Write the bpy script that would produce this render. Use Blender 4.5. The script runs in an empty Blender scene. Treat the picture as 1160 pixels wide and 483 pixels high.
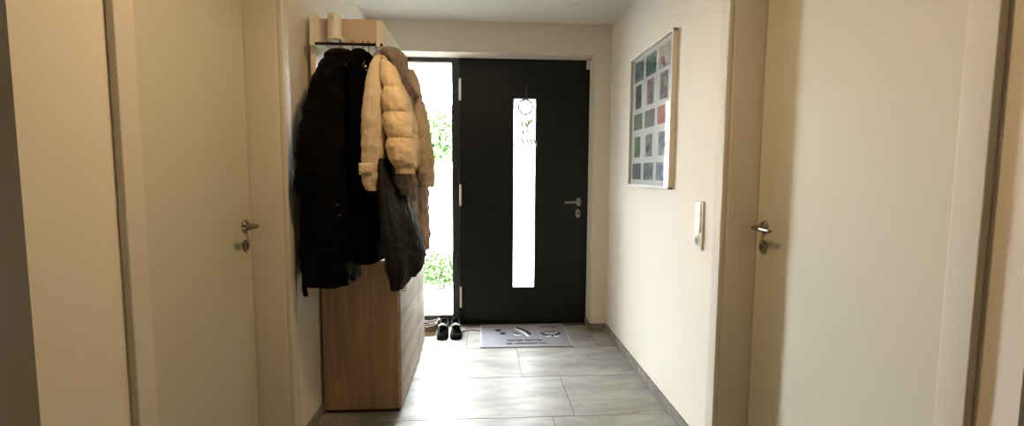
import bpy, bmesh, math, random
from mathutils import Vector, Matrix, noise
random.seed(7)
C = bpy.context.scene
COL = C.collection
W, H = 1160, 483
FPX, YAW, PITCH, ROLL, CH = 536.897, -0.0623084, -0.0857693, -0.00499706, 1.38

# ------------------------------------------------------------------ camera
RM = Matrix.Rotation(YAW, 3, 'Z') @ Matrix.Rotation(PITCH, 3, 'X') @ Matrix.Rotation(ROLL, 3, 'Y')
right, fwd, up = RM.col[0], RM.col[1], RM.col[2]
cd = bpy.data.cameras.new('camera'); cam = bpy.data.objects.new('camera', cd); COL.objects.link(cam)
cd.sensor_width = 36; cd.lens = 36 * FPX / W; cd.clip_start = 0.02; cd.clip_end = 200
m = Matrix((( right.x, up.x, -fwd.x, 0), (right.y, up.y, -fwd.y, 0), (right.z, up.z, -fwd.z, CH), (0, 0, 0, 1)))
cam.matrix_world = m
C.camera = cam

def at(u, v, Y):
    """measure: the point at depth Y seen at pixel (u, v) of the photograph"""
    d = RM @ Vector(((u - W / 2) / FPX, 1, -(v - H / 2) / FPX))
    return Vector((0, 0, CH)) + d * (Y / d.y)

# ------------------------------------------------------------------ materials
def lin(c):
    return tuple(((x / 12.92) if x <= .04045 else ((x + .055) / 1.055) ** 2.4) for x in c)

def mat(name, col, rough=.5, metal=0, spec=.5, bump=0, bscale=200, var=0, vscale=5, coat=0, sheen=0, stretch=(1, 1, 1)):
    m = bpy.data.materials.new(name); m.use_nodes = True
    nt = m.node_tree; N = nt.nodes; L = nt.links; b = N['Principled BSDF']
    c = lin(col)
    b.inputs['Base Color'].default_value = (*c, 1); b.inputs['Roughness'].default_value = rough
    b.inputs['Metallic'].default_value = metal; b.inputs['Specular IOR Level'].default_value = spec
    b.inputs['Coat Weight'].default_value = coat
    if sheen:
        b.inputs['Sheen Weight'].default_value = sheen
    tc = N.new('ShaderNodeTexCoord'); mp = N.new('ShaderNodeMapping'); mp.inputs['Scale'].default_value = stretch
    L.new(tc.outputs['Object'], mp.inputs['Vector'])
    if var:
        n = N.new('ShaderNodeTexNoise'); n.inputs['Scale'].default_value = vscale; n.inputs['Detail'].default_value = 6
        L.new(mp.outputs[0], n.inputs['Vector'])
        r = N.new('ShaderNodeValToRGB'); e = r.color_ramp.elements
        e[0].position = .3; e[1].position = .7
        e[0].color = (*[max(0, x * (1 - var)) for x in c], 1); e[1].color = (*[min(1, x * (1 + var)) for x in c], 1)
        L.new(n.outputs['Fac'], r.inputs['Fac']); L.new(r.outputs['Color'], b.inputs['Base Color'])
    if bump:
        n2 = N.new('ShaderNodeTexNoise'); n2.inputs['Scale'].default_value = bscale; n2.inputs['Detail'].default_value = 3
        L.new(mp.outputs[0], n2.inputs['Vector'])
        bm_ = N.new('ShaderNodeBump'); bm_.inputs['Strength'].default_value = bump; bm_.inputs['Distance'].default_value = .002
        L.new(n2.outputs['Fac'], bm_.inputs['Height']); L.new(bm_.outputs['Normal'], b.inputs['Normal'])
    return m

def wood(name, c1, c2, rough, axis, coat=0):
    """straight-grained oak, grain running along axis"""
    m = bpy.data.materials.new(name); m.use_nodes = True
    nt = m.node_tree; N = nt.nodes; L = nt.links; b = N['Principled BSDF']
    tc = N.new('ShaderNodeTexCoord'); mp = N.new('ShaderNodeMapping')
    s = [14, 14, 14]; s['XYZ'.index(axis)] = .9
    mp.inputs['Scale'].default_value = s
    L.new(tc.outputs['Object'], mp.inputs['Vector'])
    n = N.new('ShaderNodeTexNoise'); n.inputs['Scale'].default_value = 1.0; n.inputs['Detail'].default_value = 9
    n.inputs['Roughness'].default_value = .62; n.inputs['Distortion'].default_value = .8
    L.new(mp.outputs[0], n.inputs['Vector'])
    r = N.new('ShaderNodeValToRGB'); e = r.color_ramp.elements
    e[0].position = .28; e[0].color = (*lin(c1), 1); e[1].position = .68; e[1].color = (*lin(c2), 1)
    L.new(n.outputs['Fac'], r.inputs['Fac'])
    L.new(r.outputs['Color'], b.inputs['Base Color'])
    bp = N.new('ShaderNodeBump'); bp.inputs['Strength'].default_value = .15; bp.inputs['Distance'].default_value = .001
    L.new(n.outputs['Fac'], bp.inputs['Height']); L.new(bp.outputs['Normal'], b.inputs['Normal'])
    b.inputs['Roughness'].default_value = rough; b.inputs['Coat Weight'].default_value = coat
    return m

def emit(name, col, s):
    m = bpy.data.materials.new(name); m.use_nodes = True
    N = m.node_tree.nodes; b = N['Principled BSDF']
    b.inputs['Base Color'].default_value = (*lin(col), 1)
    b.inputs['Emission Color'].default_value = (*lin(col), 1); b.inputs['Emission Strength'].default_value = s
    return m

def glass(name, frost):
    m = bpy.data.materials.new(name); m.use_nodes = True
    nt = m.node_tree; N = nt.nodes; L = nt.links
    for n in list(N): N.remove(n)
    out = N.new('ShaderNodeOutputMaterial'); t = N.new('ShaderNodeBsdfTransparent'); t.inputs[0].default_value = (.985, .992, .988, 1)
    g = N.new('ShaderNodeBsdfGlossy'); g.inputs['Roughness'].default_value = .02
    lw = N.new('ShaderNodeLayerWeight'); lw.inputs['Blend'].default_value = .5
    pw = N.new('ShaderNodeMath'); pw.operation = 'POWER'; pw.inputs[1].default_value = 5; L.new(lw.outputs['Facing'], pw.inputs[0])
    fr = N.new('ShaderNodeMath'); fr.operation = 'MULTIPLY_ADD'; fr.inputs[1].default_value = .95; fr.inputs[2].default_value = .04; L.new(pw.outputs[0], fr.inputs[0])
    mx = N.new('ShaderNodeMixShader'); L.new(fr.outputs[0], mx.inputs[0]); L.new(t.outputs[0], mx.inputs[1]); L.new(g.outputs[0], mx.inputs[2])
    last = mx
    if frost:
        tr = N.new('ShaderNodeBsdfTranslucent'); tr.inputs[0].default_value = (.92, .96, .97, 1)
        m2 = N.new('ShaderNodeMixShader'); m2.inputs[0].default_value = frost
        L.new(mx.outputs[0], m2.inputs[1]); L.new(tr.outputs[0], m2.inputs[2]); last = m2
    L.new(last.outputs[0], out.inputs[0])
    return m

M = {}
M['wall'] = mat('white_wall_plaster', (.90, .875, .825), .9, bump=.25, bscale=240, spec=.1)
M['ceiling'] = mat('white_ceiling_paint', (.90, .89, .87), .9, bump=.2, bscale=240, spec=.2)
M['lacquer'] = mat('white_door_lacquer', (.80, .788, .725), .65, spec=.3, bump=.03, bscale=60)
M['lacq2'] = mat('white_frame_lacquer', (.83, .81, .76), .65, spec=.25)
M['steel'] = mat('brushed_steel', (.60, .58, .55), .32, metal=1, bump=.05, bscale=400)
M['anth'] = mat('anthracite_aluminium', (.05, .058, .062), .32, bump=.03, bscale=600, spec=.15)
M['anth2'] = mat('anthracite_frame_aluminium', (.08, .098, .105), .40, spec=.3)
M['rubber'] = mat('black_gasket', (.04, .045, .05), .6)
M['whitep'] = mat('white_plastic', (.88, .87, .83), .4)
M['hingew'] = mat('pale_hinge_metal_and_highlight', (.95, .95, .95), .4)
M['framewhite'] = mat('white_frame_wood', (.94, .93, .90), .5)
M['cream'] = mat('cream_laminate', (.92, .89, .83), .5, bump=.04, bscale=80)
M['creampanel'] = mat('beige_board', (.80, .73, .65), .55, bump=.05, bscale=80)
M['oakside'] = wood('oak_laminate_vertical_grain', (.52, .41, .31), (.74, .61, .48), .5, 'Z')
M['oakfront'] = wood('oak_laminate_horizontal_grain_glare', (.64, .58, .52), (.93, .89, .83), .52, 'Y', coat=.0)  # same oak made paler: daylight glare on the fronts is put into the colour
M['plinth'] = mat('dark_plinth', (.12, .10, .09), .6)
M['bbtile'] = mat('grey_skirting_tile', (.50, .49, .46), .5, var=.25, vscale=9, bump=.05, bscale=80)
M['grout'] = mat('grey_grout', (.33, .32, .30), .9)
M['pane'] = glass('clear_pane', .0)
M['frost'] = glass('milky_pane', .55)
M['thinglass'] = glass('picture_glass', 0)
M['black'] = mat('black_down_cloth', (.010, .009, .009), .85, spec=.08, bump=.5, bscale=500, sheen=.0)
M['black2'] = mat('black_wool_cloth', (.010, .010, .012), .95, spec=.05, bump=.5, bscale=700)
M['black3'] = mat('black_quilted_nylon', (.055, .055, .058), .6, spec=.22, bump=.4, bscale=420)
M['creamwool'] = mat('cream_wool_cloth', (.80, .74, .65), .95, spec=.15, bump=.8, bscale=380, var=.12, vscale=120, sheen=.1)
M['puffer'] = mat('sand_puffer_nylon', (.82, .735, .60), .55, spec=.4, bump=.25, bscale=220, var=.06, vscale=20)
M['taupe'] = mat('taupe_teddy_fleece', (.47, .425, .38), 1, spec=.1, bump=1, bscale=190, var=.25, vscale=70, sheen=.2)
M['teddy'] = mat('beige_teddy_fleece', (.64, .58, .50), 1, spec=.1, bump=1, bscale=170, var=.22, vscale=80, sheen=.2)
M['teddy2'] = mat('rosy_beige_fleece', (.62, .52, .44), 1, spec=.1, bump=1, bscale=170, var=.22, vscale=80, sheen=.2)
M['greycloth'] = mat('pale_grey_cotton', (.62, .63, .62), .9, bump=.3, bscale=400)
M['darkmetal'] = mat('dark_wire', (.20, .18, .16), .35, metal=.9)
M['matfab'] = mat('lilac_grey_mat_pile', (.56, .56, .59), 1, bump=1, bscale=500, var=.35, vscale=240, spec=.1)
M['matedge'] = mat('pale_mat_border', (.72, .72, .75), .9, bump=.4, bscale=400)
M['ink'] = mat('dark_print', (.06, .06, .09), .95)
M['inklight'] = mat('white_print', (.93, .93, .95), .95)
M['shoe'] = mat('black_shoe_mesh', (.012, .012, .014), .9, bump=.6, bscale=500, spec=.06)
M['darklining'] = mat('black_shoe_lining', (.02, .02, .022), .95, spec=.05)
M['shoesole'] = mat('black_shoe_sole', (.02, .02, .022), .8, spec=.1)
M['lining'] = mat('white_shoe_lining', (.90, .90, .91), .9, bump=.4, bscale=400)
M['shoetan'] = mat('grey_tan_suede', (.33, .30, .27), .9, bump=.5, bscale=400)
M['soleshoe'] = mat('pale_rubber_sole', (.70, .66, .60), .7)
M['lamp'] = emit('warm_lamp_diffuser', (1.0, .84, .63), 180)
M['paper'] = mat('white_passepartout', (.90, .90, .885), .8)

def tile_material():
    m = bpy.data.materials.new('grey_stone_tile'); m.use_nodes = True
    nt = m.node_tree; N = nt.nodes; L = nt.links; b = N['Principled BSDF']
    tc = N.new('ShaderNodeTexCoord')
    at_ = N.new('ShaderNodeAttribute'); at_.attribute_name = 'tile_seed'
    add = N.new('ShaderNodeVectorMath'); add.operation = 'MULTIPLY_ADD'
    add.inputs[1].default_value = (1, 1, 1)
    L.new(tc.outputs['Object'], add.inputs[0]); L.new(at_.outputs['Vector'], add.inputs[2])
    mp = N.new('ShaderNodeMapping'); mp.inputs['Scale'].default_value = (1.5, 4.2, 1)
    L.new(add.outputs[0], mp.inputs['Vector'])
    n = N.new('ShaderNodeTexNoise'); n.inputs['Scale'].default_value = 1.7; n.inputs['Detail'].default_value = 10
    n.inputs['Roughness'].default_value = .66; n.inputs['Distortion'].default_value = .5
    L.new(mp.outputs[0], n.inputs['Vector'])
    r = N.new('ShaderNodeValToRGB'); e = r.color_ramp.elements
    e[0].position = .3; e[0].color = (*lin((.45, .44, .42)), 1); e[1].position = .66; e[1].color = (*lin((.66, .65, .625)), 1)
    L.new(n.outputs['Fac'], r.inputs['Fac']); L.new(r.outputs['Color'], b.inputs['Base Color'])
    rr = N.new('ShaderNodeMapRange'); rr.inputs['To Min'].default_value = .45; rr.inputs['To Max'].default_value = .36; b.inputs['Specular IOR Level'].default_value = .4
    L.new(n.outputs['Fac'], rr.inputs['Value']); L.new(rr.outputs[0], b.inputs['Roughness'])
    bp = N.new('ShaderNodeBump'); bp.inputs['Strength'].default_value = .12; bp.inputs['Distance'].default_value = .002
    L.new(n.outputs['Fac'], bp.inputs['Height']); L.new(bp.outputs['Normal'], b.inputs['Normal'])
    return m
M['tile'] = tile_material()

def photo_material(name, cols, sc, stretch=(1, 1, 1)):
    m = bpy.data.materials.new(name); m.use_nodes = True
    nt = m.node_tree; N = nt.nodes; L = nt.links; b = N['Principled BSDF']
    tc = N.new('ShaderNodeTexCoord'); mp = N.new('ShaderNodeMapping'); mp.inputs['Scale'].default_value = stretch
    mp.inputs['Location'].default_value = (random.random() * 9, random.random() * 9, random.random() * 9)
    L.new(tc.outputs['Object'], mp.inputs['Vector'])
    n = N.new('ShaderNodeTexNoise'); n.inputs['Scale'].default_value = sc; n.inputs['Detail'].default_value = 3
    L.new(mp.outputs[0], n.inputs['Vector'])
    r = N.new('ShaderNodeValToRGB'); e = r.color_ramp.elements
    ps = [.36 + .28 * i / (len(cols) - 1) for i in range(len(cols))]
    e[0].position = ps[0]; e[0].color = (*lin(cols[0]), 1); e[1].position = ps[-1]; e[1].color = (*lin(cols[-1]), 1)
    for p, c in list(zip(ps, cols))[1:-1]:
        k = e.new(p); k.color = (*lin(c), 1)
    L.new(n.outputs['Fac'], r.inputs['Fac']); L.new(r.outputs['Color'], b.inputs['Base Color'])
    b.inputs['Roughness'].default_value = .45
    return m

# ------------------------------------------------------------------ mesh helpers
class MB:
    def __init__(s): s.bm = bmesh.new()
    def box(s, x0, x1, y0, y1, z0, z1, bev=0, rot=None, org=None):
        t = bmesh.new()
        g = bmesh.ops.create_cube(t, size=1)
        for v in t.verts:
            v.co = Vector(((x0 + x1) / 2 + v.co.x * (x1 - x0), (y0 + y1) / 2 + v.co.y * (y1 - y0), (z0 + z1) / 2 + v.co.z * (z1 - z0)))
        if bev: bmesh.ops.bevel(t, geom=t.edges[:], offset=bev, segments=3, affect='EDGES', profile=.6)
        if rot is not None:
            for v in t.verts: v.co = rot @ (v.co - org) + org
        s.merge(t); return s
    def merge(s, t):
        me = bpy.data.meshes.new('t'); t.to_mesh(me); t.free(); s.bm.from_mesh(me); bpy.data.meshes.remove(me)
    def tube(s, pts, r, n=12, caps=True, rr=None):
        """round bar through points; rr optional radius per point"""
        pts = [Vector(p) for p in pts]; rings = []
        T0 = (pts[1] - pts[0]).normalized()
        a = T0.orthogonal().normalized()
        for i, p in enumerate(pts):
            if i == 0: T = (pts[1] - pts[0])
            elif i == len(pts) - 1: T = pts[-1] - pts[-2]
            else: T = (pts[i + 1] - pts[i]).normalized() + (pts[i] - pts[i - 1]).normalized()
            T.normalize(); a = (a - a.dot(T) * T).normalized(); b = T.cross(a)
            R = rr[i] if rr else r
            rings.append([s.bm.verts.new(p + R * (math.cos(2 * math.pi * k / n) * a + math.sin(2 * math.pi * k / n) * b)) for k in range(n)])
        for A, B in zip(rings, rings[1:]):
            for k in range(n): s.bm.faces.new((A[k], A[(k + 1) % n], B[(k + 1) % n], B[k]))
        if caps:
            s.bm.faces.new(rings[0][::-1]); s.bm.faces.new(rings[-1])
        return s
    def lathe(s, prof, base, axis, n=32):
        """prof = [(radius, distance along axis)]"""
        ax = Vector(axis).normalized(); a = ax.orthogonal().normalized(); b = ax.cross(a); base = Vector(base)
        rings = []
        for r, h in prof:
            if r <= 1e-6: rings.append([s.bm.verts.new(base + ax * h)])
            else: rings.append([s.bm.verts.new(base + ax * h + r * (math.cos(2 * math.pi * k / n) * a + math.sin(2 * math.pi * k / n) * b)) for k in range(n)])
        for A, B in zip(rings, rings[1:]):
            for k in range(n):
                k2 = (k + 1) % n
                if len(A) == 1 and len(B) == 1: continue
                if len(A) == 1: s.bm.faces.new((A[0], B[k2], B[k]))
                elif len(B) == 1: s.bm.faces.new((A[k], A[k2], B[0]))
                else: s.bm.faces.new((A[k], A[k2], B[k2], B[k]))
        return s
    def ellipsoid(s, c, r, n=20, m=12):
        t = bmesh.new(); bmesh.ops.create_uvsphere(t, u_segments=n, v_segments=m, radius=1)
        for v in t.verts: v.co = Vector((c[0] + v.co.x * r[0], c[1] + v.co.y * r[1], c[2] + v.co.z * r[2]))
        s.merge(t); return s
    def poly(s, pts, thick):
        vs = [s.bm.verts.new(Vector(p)) for p in pts]; f = s.bm.faces.new(vs)
        r = bmesh.ops.extrude_face_region(s.bm, geom=[f])
        for v in r['geom']:
            if isinstance(v, bmesh.types.BMVert): v.co += Vector(thick)
        return s
    def build(s, name, m, parent=None, smooth=True, origin=None):
        bmesh.ops.recalc_face_normals(s.bm, faces=s.bm.faces[:])
        me = bpy.data.meshes.new(name)
        o = bpy.data.objects.new(name, me)
        off = Vector((0, 0, 0))
        if origin is not None: off = Vector(origin)
        if parent is not None:
            off = off if origin is not None else Vector((0, 0, 0))
        if off.length: bmesh.ops.translate(s.bm, verts=s.bm.verts[:], vec=-off)
        s.bm.to_mesh(me); s.bm.free()
        COL.objects.link(o); o.location = off
        if m is not None: me.materials.append(m)
        if parent is not None:
            o.parent = parent; o.matrix_parent_inverse = Matrix.Translation(-Vector(world_loc(parent)))
        if smooth:
            for p in me.polygons: p.use_smooth = True
            try: me.set_sharp_from_angle(angle=math.radians(38))
            except Exception: pass
        return o

def world_loc(o):
    # every Empty here is only translated
    v = Vector(o.location)
    if o.parent is not None: v = v + world_loc(o.parent) + o.matrix_parent_inverse.translation
    return v

def empty(name, loc):
    o = bpy.data.objects.new(name, None); COL.objects.link(o); o.location = loc; o.empty_display_size = .05
    return o

def tag(o, label, cat, group=None, kind=None):
    o['label'] = label; o['category'] = cat
    if group: o['group'] = group
    if kind: o['kind'] = kind
    return o

def struct(o, label=None, cat=None):
    o['kind'] = 'structure'
    if label: o['label'] = label
    if cat: o['category'] = cat
    return o

# ------------------------------------------------------------------ the setting
XL, XR = -.914, 1.079           # faces of the two corridor walls
YF, YD, ZC = 4.003, 4.212, 2.606
LD0, LD1, LDX = 1.315, 2.241, -1.064      # left door opening and leaf plane
RD0, RD1, RDX = 1.008, 2.038, 1.226      # right door opening and leaf plane
DH = 2.27
LC, RC = 1.0, .852              # where the corridor walls turn into the cross passage
YB = -1.3

# floor with laid tiles
def make_floor():
    b = MB(); b.box(-2.4, 2.6, YB - .2, 4.40, -.14, -.003)
    base = b
    me_tiles = bmesh.new()
    seedl = me_tiles.verts.layers.float_vector.new('tile_seed')
    TW, TD = 1.06, .5303
    rows = {0: .265, -1: .524, -2: .395, 1: .93, -3: .06, -4: .70, -5: .2, -6: .5, -7: .9, -8: .1, -9: .6}
    g = .0022
    for k, off in rows.items():
        y0 = 3.0885 + TD * k; y1 = y0 + TD
        y0c = max(y0, YB - .2); y1c = min(y1, 4.18 if k == 1 else y1)
        if y1c <= y0c: continue
        x = off - 4 * TW
        while x < 2.6:
            xa, xb = max(x, -2.4), min(x + TW, 2.6)
            if xb - xa > .02:
                sd = Vector((random.uniform(0, 30), random.uniform(0, 30), random.uniform(0, 5)))
                vs = []
                for (px, py, pz) in ((xa + g, y0c + g, 0), (xb - g, y0c + g, 0), (xb - g, y1c - g, 0), (xa + g, y1c - g, 0)):
                    v = me_tiles.verts.new((px, py, pz)); v[seedl] = sd; vs.append(v)
                f = me_tiles.faces.new(vs); f.material_index = 1
                r = bmesh.ops.extrude_face_region(me_tiles, geom=[f])
                for v in r['geom']:
                    if isinstance(v, bmesh.types.BMVert): v.co.z -= .004; v[seedl] = sd
            x += TW
    me = bpy.data.meshes.new('tl'); me_tiles.to_mesh(me); me_tiles.free()
    t2 = bpy.data.meshes.new('floor')
    bb = bmesh.new(); bb.from_mesh(me)
    lay = bb.verts.layers.float_vector.get('tile_seed')
    tmp = bpy.data.meshes.new('b'); base.bm.to_mesh(tmp); base.bm.free(); bb.from_mesh(tmp)
    bmesh.ops.recalc_face_normals(bb, faces=bb.faces[:])
    bb.to_mesh(t2); bb.free()
    o = bpy.data.objects.new('floor', t2); COL.objects.link(o)
    t2.materials.append(M['grout']); t2.materials.append(M['tile'])
    return o
struct(make_floor())
struct(MB().box(-2.4, 2.6, YB - .2, YD + .20, ZC, ZC + .12).build('ceiling', M['ceiling'], smooth=False))

# left wall around the door recess
b = MB()
b.box(-1.22, XL, LC, LD0 - .019, 0, ZC); b.box(-1.22, XL, LD0 - .019, LD1 + .019, DH + .019, ZC); b.box(-1.22, XL, LD1 + .019, YD + .2, 0, ZC)
b.box(-1.24, -1.10, LD0 - .02, LD1 + .02, 0, DH + .02)
struct(b.build('wall_left', M['wall'], smooth=False))
b = MB()
b.box(XR, 1.42, RC, RD0 - .019, 0, ZC); b.box(XR, 1.42, RD0 - .019, RD1 + .019, DH + .019, ZC); b.box(XR, 1.42, RD1 + .019, YD + .2, 0, ZC)
b.box(1.26, 1.42, RD0 - .02, RD1 + .02, 0, DH + .02)
struct(b.build('wall_right', M['wall'], smooth=False))
# wall with the entrance: opening from -.76 to .936
OX0, OX1, OZ = -.80, .944, 2.362
b = MB()
b.box(XL, OX0, YF, YD + .2, 0, ZC); b.box(OX1, XR, YF, YD + .2, 0, ZC); b.box(OX0, OX1, YF, YD + .2, OZ, ZC)
struct(b.build('wall_far', M['wall'], smooth=False))
# cross passage behind the viewer
struct(MB().box(-2.4, -1.22, LC, LC + .14, 0, ZC).build('wall_passage_left', M['wall'], smooth=False))
struct(MB().box(1.42, 2.6, RC, RC + .14, 0, ZC).build('wall_passage_right', M['wall'], smooth=False))
struct(MB().box(-2.4, 2.6, YB - .2, YB, 0, ZC).build('wall_back', M['wall'], smooth=False))
struct(MB().box(-2.54, -2.4, YB - .2, LC + .14, 0, ZC).build('wall_end_left', M['wall'], smooth=False))
struct(MB().box(2.6, 2.74, YB - .2, RC + .14, 0, ZC).build('wall_end_right', M['wall'], smooth=False))

# skirting tiles
BB = .062
def skirting(name, segs):
    b = MB()
    for s in segs: b.box(*s, 0, BB, bev=.0012)
    return struct(b.build(name, M['bbtile']))
skirting('baseboard_left', [(XL, XL + .011, y, min(y + .53, YF) - .002) for y in (2.245, 2.775, 3.305, 3.835)])
skirting('baseboard_right', [(XR - .012, XR, y, min(y + .53, YF) - .002) for y in (2.045, 2.575, 3.105, 3.635)])
skirting('baseboard_far', [(OX1 - .012, XR - .012, YF - .012, YF), (OX1 - .012, OX1, YF, YD - .02), (XL + .011, OX0, YF - .011, YF)])

# ------------------------------------------------------------------ interior doors
def lever(parent, X, Y, Z, s):
    """round rose with an L-shaped lever; s = +1 projects towards +x"""
    h = MB()
    h.lathe([(0, 0), (.0275, 0), (.0275, .006), (.025, .0095), (0, .0095)], (X, Y, Z), (s, 0, 0))
    h.lathe([(.0115, .008), (.0105, .03)], (X, Y, Z), (s, 0, 0), n=20)
    pts = [(X + s * .012, Y, Z)]
    pts += [(X + s * .040, Y, Z), (X + s * .052, Y - .004, Z), (X + s * .058, Y - .014, Z), (X + s * .060, Y - .03, Z), (X + s * .059, Y - .09, Z - .001), (X + s * .055, Y - .122, Z - .002), (X + s * .052, Y - .128, Z - .002)]
    h.tube(pts, .0095, n=16, rr=[.0095, .0095, .0098, .0102, .0102, .0098, .009, .005])
    hd = h.build('door_handle', M['steel'], parent)
    k = MB()
    zk = Z - .088
    k.lathe([(0, 0), (.0265, 0), (.0265, .006), (.024, .009), (.0, .009)], (X, Y, zk), (s, 0, 0))
    kh = k.build('key_rose', M['steel'], parent)
    q = MB(); q.lathe([(.0045, .0092), (.0045, .0102), (0, .0102)], (X, Y, zk + .004), (s, 0, 0), n=14)
    q.box(min(X + s * .0092, X + s * .0102), max(X + s * .0092, X + s * .0102), Y - .0022, Y + .0022, zk - .012, zk + .003)
    kk = q.build('keyhole', M['rubber'], kh)

def room_door(name, xw, s, xleaf, y0, y1, z_handle, label):
    """s=+1: wall faces +x"""
    d = empty(name, (xleaf, (y0 + y1) / 2, 0)); struct(d, label, 'door')
    cw, ct = .070, .020
    def bx(b, xa, xb, *r, **k): b.box(min(xa, xb), max(xa, xb), *r, **k)
    f = MB()
    # casing proud of the wall, then lining into the wall
    for (ya, yb) in ((y0 - cw, y0), (y1, y1 + cw)):
        bx(f, xw, xw + s * ct, ya, yb, 0, DH + cw, bev=.004)
    bx(f, xw, xw + s * ct, y0 - .002, y1 + .002, DH, DH + cw, bev=.004)
    xin = xleaf - s * .03
    bx(f, xin, xw + s * .004, y0 - .018, y0, 0, DH + .018)
    bx(f, xin, xw - s * .010, y1, y1 + .018, 0, DH + .018, bev=.0012)
    bx(f, xw - s * .010, xw + s * .004, y1 + .003, y1 + .018, 0, DH + .018)
    bx(f, xin, xw + s * .004, y0, y1, DH, DH + .018)
    # a slim bead along the lining's inner edge
    f.build('door_frame', M['lacq2'], d)
    l = MB(); bx(l, xleaf - s * .04, xleaf, y0 + .003, y1 - .0035, .006, DH - .004, bev=.0015)
    leaf = l.build('door_leaf', M['lacquer'], d)
    g = MB()
    bx(g, xleaf - s * .03, xleaf - s * .006, y0 + .0003, y0 + .003, 0, DH - .001); bx(g, xleaf - s * .03, xleaf - s * .006, y1 - .0036, y1 - .0003, 0, DH - .001)
    g.build('door_gasket', M['rubber'], d)
    lever(d, xleaf, y1 - .060, z_handle, s)
    return d
room_door('door_1', XL, 1, LDX, LD0, LD1, 1.135, 'white interior door with steel lever in the left corridor wall')
room_door('door_2', XR, -1, RDX, RD0, RD1, 1.147, 'white interior door with steel lever in the right corridor wall')

# ------------------------------------------------------------------ front door and sidelight
d3 = empty('door_3', (.36, YD, 0)); struct(d3, 'anthracite front door with narrow vertical glass strip', 'door')
f = MB()
FX0 = -.268   # right edge of sidelight glass
f.box(-.196, .955, YD + .008, YD + .09, 2.335, 2.40, bev=.002)
f.box(.915, .96, YD + .008, YD + .09, 0, 2.34, bev=.002)
f.box(FX0, -.196, YD + .004, YD + .09, 0.0, 2.40, bev=.002)
f.box(-.196, .92, YD + .03, YD + .09, -.003, .018, bev=.001)
f.build('door_frame', M['anth2'], d3)
SX0, SX1, SZ0, SZ1 = .272, .470, .338, 2.026
lf = MB()
LX0, LX1, LZ0, LZ1 = -.1965, .944, .012, 2.362
for bxs in ((LX0, SX0, LZ0, LZ1), (SX1, LX1, LZ0, LZ1), (SX0, SX1, LZ0, SZ0), (SX0, SX1, SZ1, LZ1)):
    lf.box(bxs[0], bxs[1], YD, YD + .07, bxs[2], bxs[3])
bmesh.ops.remove_doubles(lf.bm, verts=lf.bm.verts[:], dist=.0001)
leaf = lf.build('door_leaf', M['anth'], d3, smooth=False)
gl = MB(); w_ = .012
for (x0, x1, z0, z1) in ((SX0 - w_ * .3, SX0 + w_ * .3, SZ0, SZ1), (SX1 - w_ * .3, SX1 + w_ * .3, SZ0, SZ1), (SX0, SX1, SZ0 - .004, SZ0 + .004), (SX0, SX1, SZ1 - .004, SZ1 + .004)):
    gl.box(x0, x1, YD - .004, YD + .03, z0, z1, bev=.001)
gl.build('glass_bead', M['anth2'], leaf)
MB().box(SX0, SX1, YD + .03, YD + .038, SZ0, SZ1).build('glass_strip', M['frost'], leaf, smooth=False)
for (z0, z1) in ((2.0, 2.188), (1.084, 1.272), (.165, .352)):
    h = MB(); h.tube([(-.195, YD - .010, z0), (-.195, YD - .010, z1)], .0105, n=16)
    h.box(-.203, -.187, YD - .008, YD + .002, z0 + .02, z1 - .02)
    h.build('hinge', M['hingew'], d3)
# handle: oval rose, lever towards the hinges
def oval_plate(mb, x, z, w, h, t):
    pts = []
    r = w / 2
    for k in range(13): a = math.pi * k / 12; pts.append((x + r * math.cos(a), YD - .0005, z + h / 2 - r + r * math.sin(a)))
    for k in range(13): a = math.pi + math.pi * k / 12; pts.append((x + r * math.cos(a), YD - .0005, z - h / 2 + r + r * math.sin(a)))
    mb.poly(pts, (0, -t, 0))
h = MB(); oval_plate(h, .862, 1.118, .034, .074, .012)
h.tube([(.862, YD - .01, 1.118), (.862, YD - .045, 1.118), (.858, YD - .056, 1.118), (.846, YD - .060, 1.118), (.80, YD - .060, 1.117), (.732, YD - .058, 1.116), (.726, YD - .057, 1.116)], .0095, n=16, rr=[.011, .0105, .0105, .0105, .0098, .0092, .005])
h.build('door_handle', M['steel'], d3)
k = MB(); oval_plate(k, .856, 1.013, .034, .074, .012)
kr = k.build('lock_rose', M['steel'], d3)
k = MB(); k.lathe([(0, 0), (.0085, 0), (.0085, .006), (0, .006)], (.856, YD - .012, 1.02), (0, -1, 0), n=20); k.box(.852, .86, YD - .017, YD - .012, 1.0, 1.018)
k.build('lock_cylinder', M['darkmetal'], kr)
# white contact sensor in the corner
sn = MB(); sn.box(.911, .956, YD - .020, YD - .0002, 2.284, 2.362, bev=.004)
sn = sn.build('contact_sensor', M['whitep']); tag(sn, 'small white contact sensor stuck to the top right corner of the black front door', 'sensor')

w1 = empty('window_1', (-.5, YD, 0)); struct(w1, 'tall clear sidelight left of the front door', 'window')
f = MB()
WX0 = -.735
f.box(-.80, FX0, YD + .006, YD + .09, 2.329, 2.40, bev=.002)
f.box(-.80, FX0, YD + .006, YD + .09, .0, .082, bev=.002)
f.box(-.80, WX0, YD + .006, YD + .09, .08, 2.33, bev=.002)
f.build('window_frame', M['anth2'], w1)
f = MB()
f.box(WX0, FX0, YD + .010, YD + .03, .082, .094, bev=.001); f.box(WX0, FX0, YD + .010, YD + .03, 2.318, 2.329, bev=.001)
f.build('glazing_bead_highlight', M['hingew'], w1)  # bead coloured pale to paint in the white highlight along the sill
MB().box(WX0, FX0, YD + .04, YD + .048, .085, 2.329).build('window_pane', M['pane'], w1, smooth=False)

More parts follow.
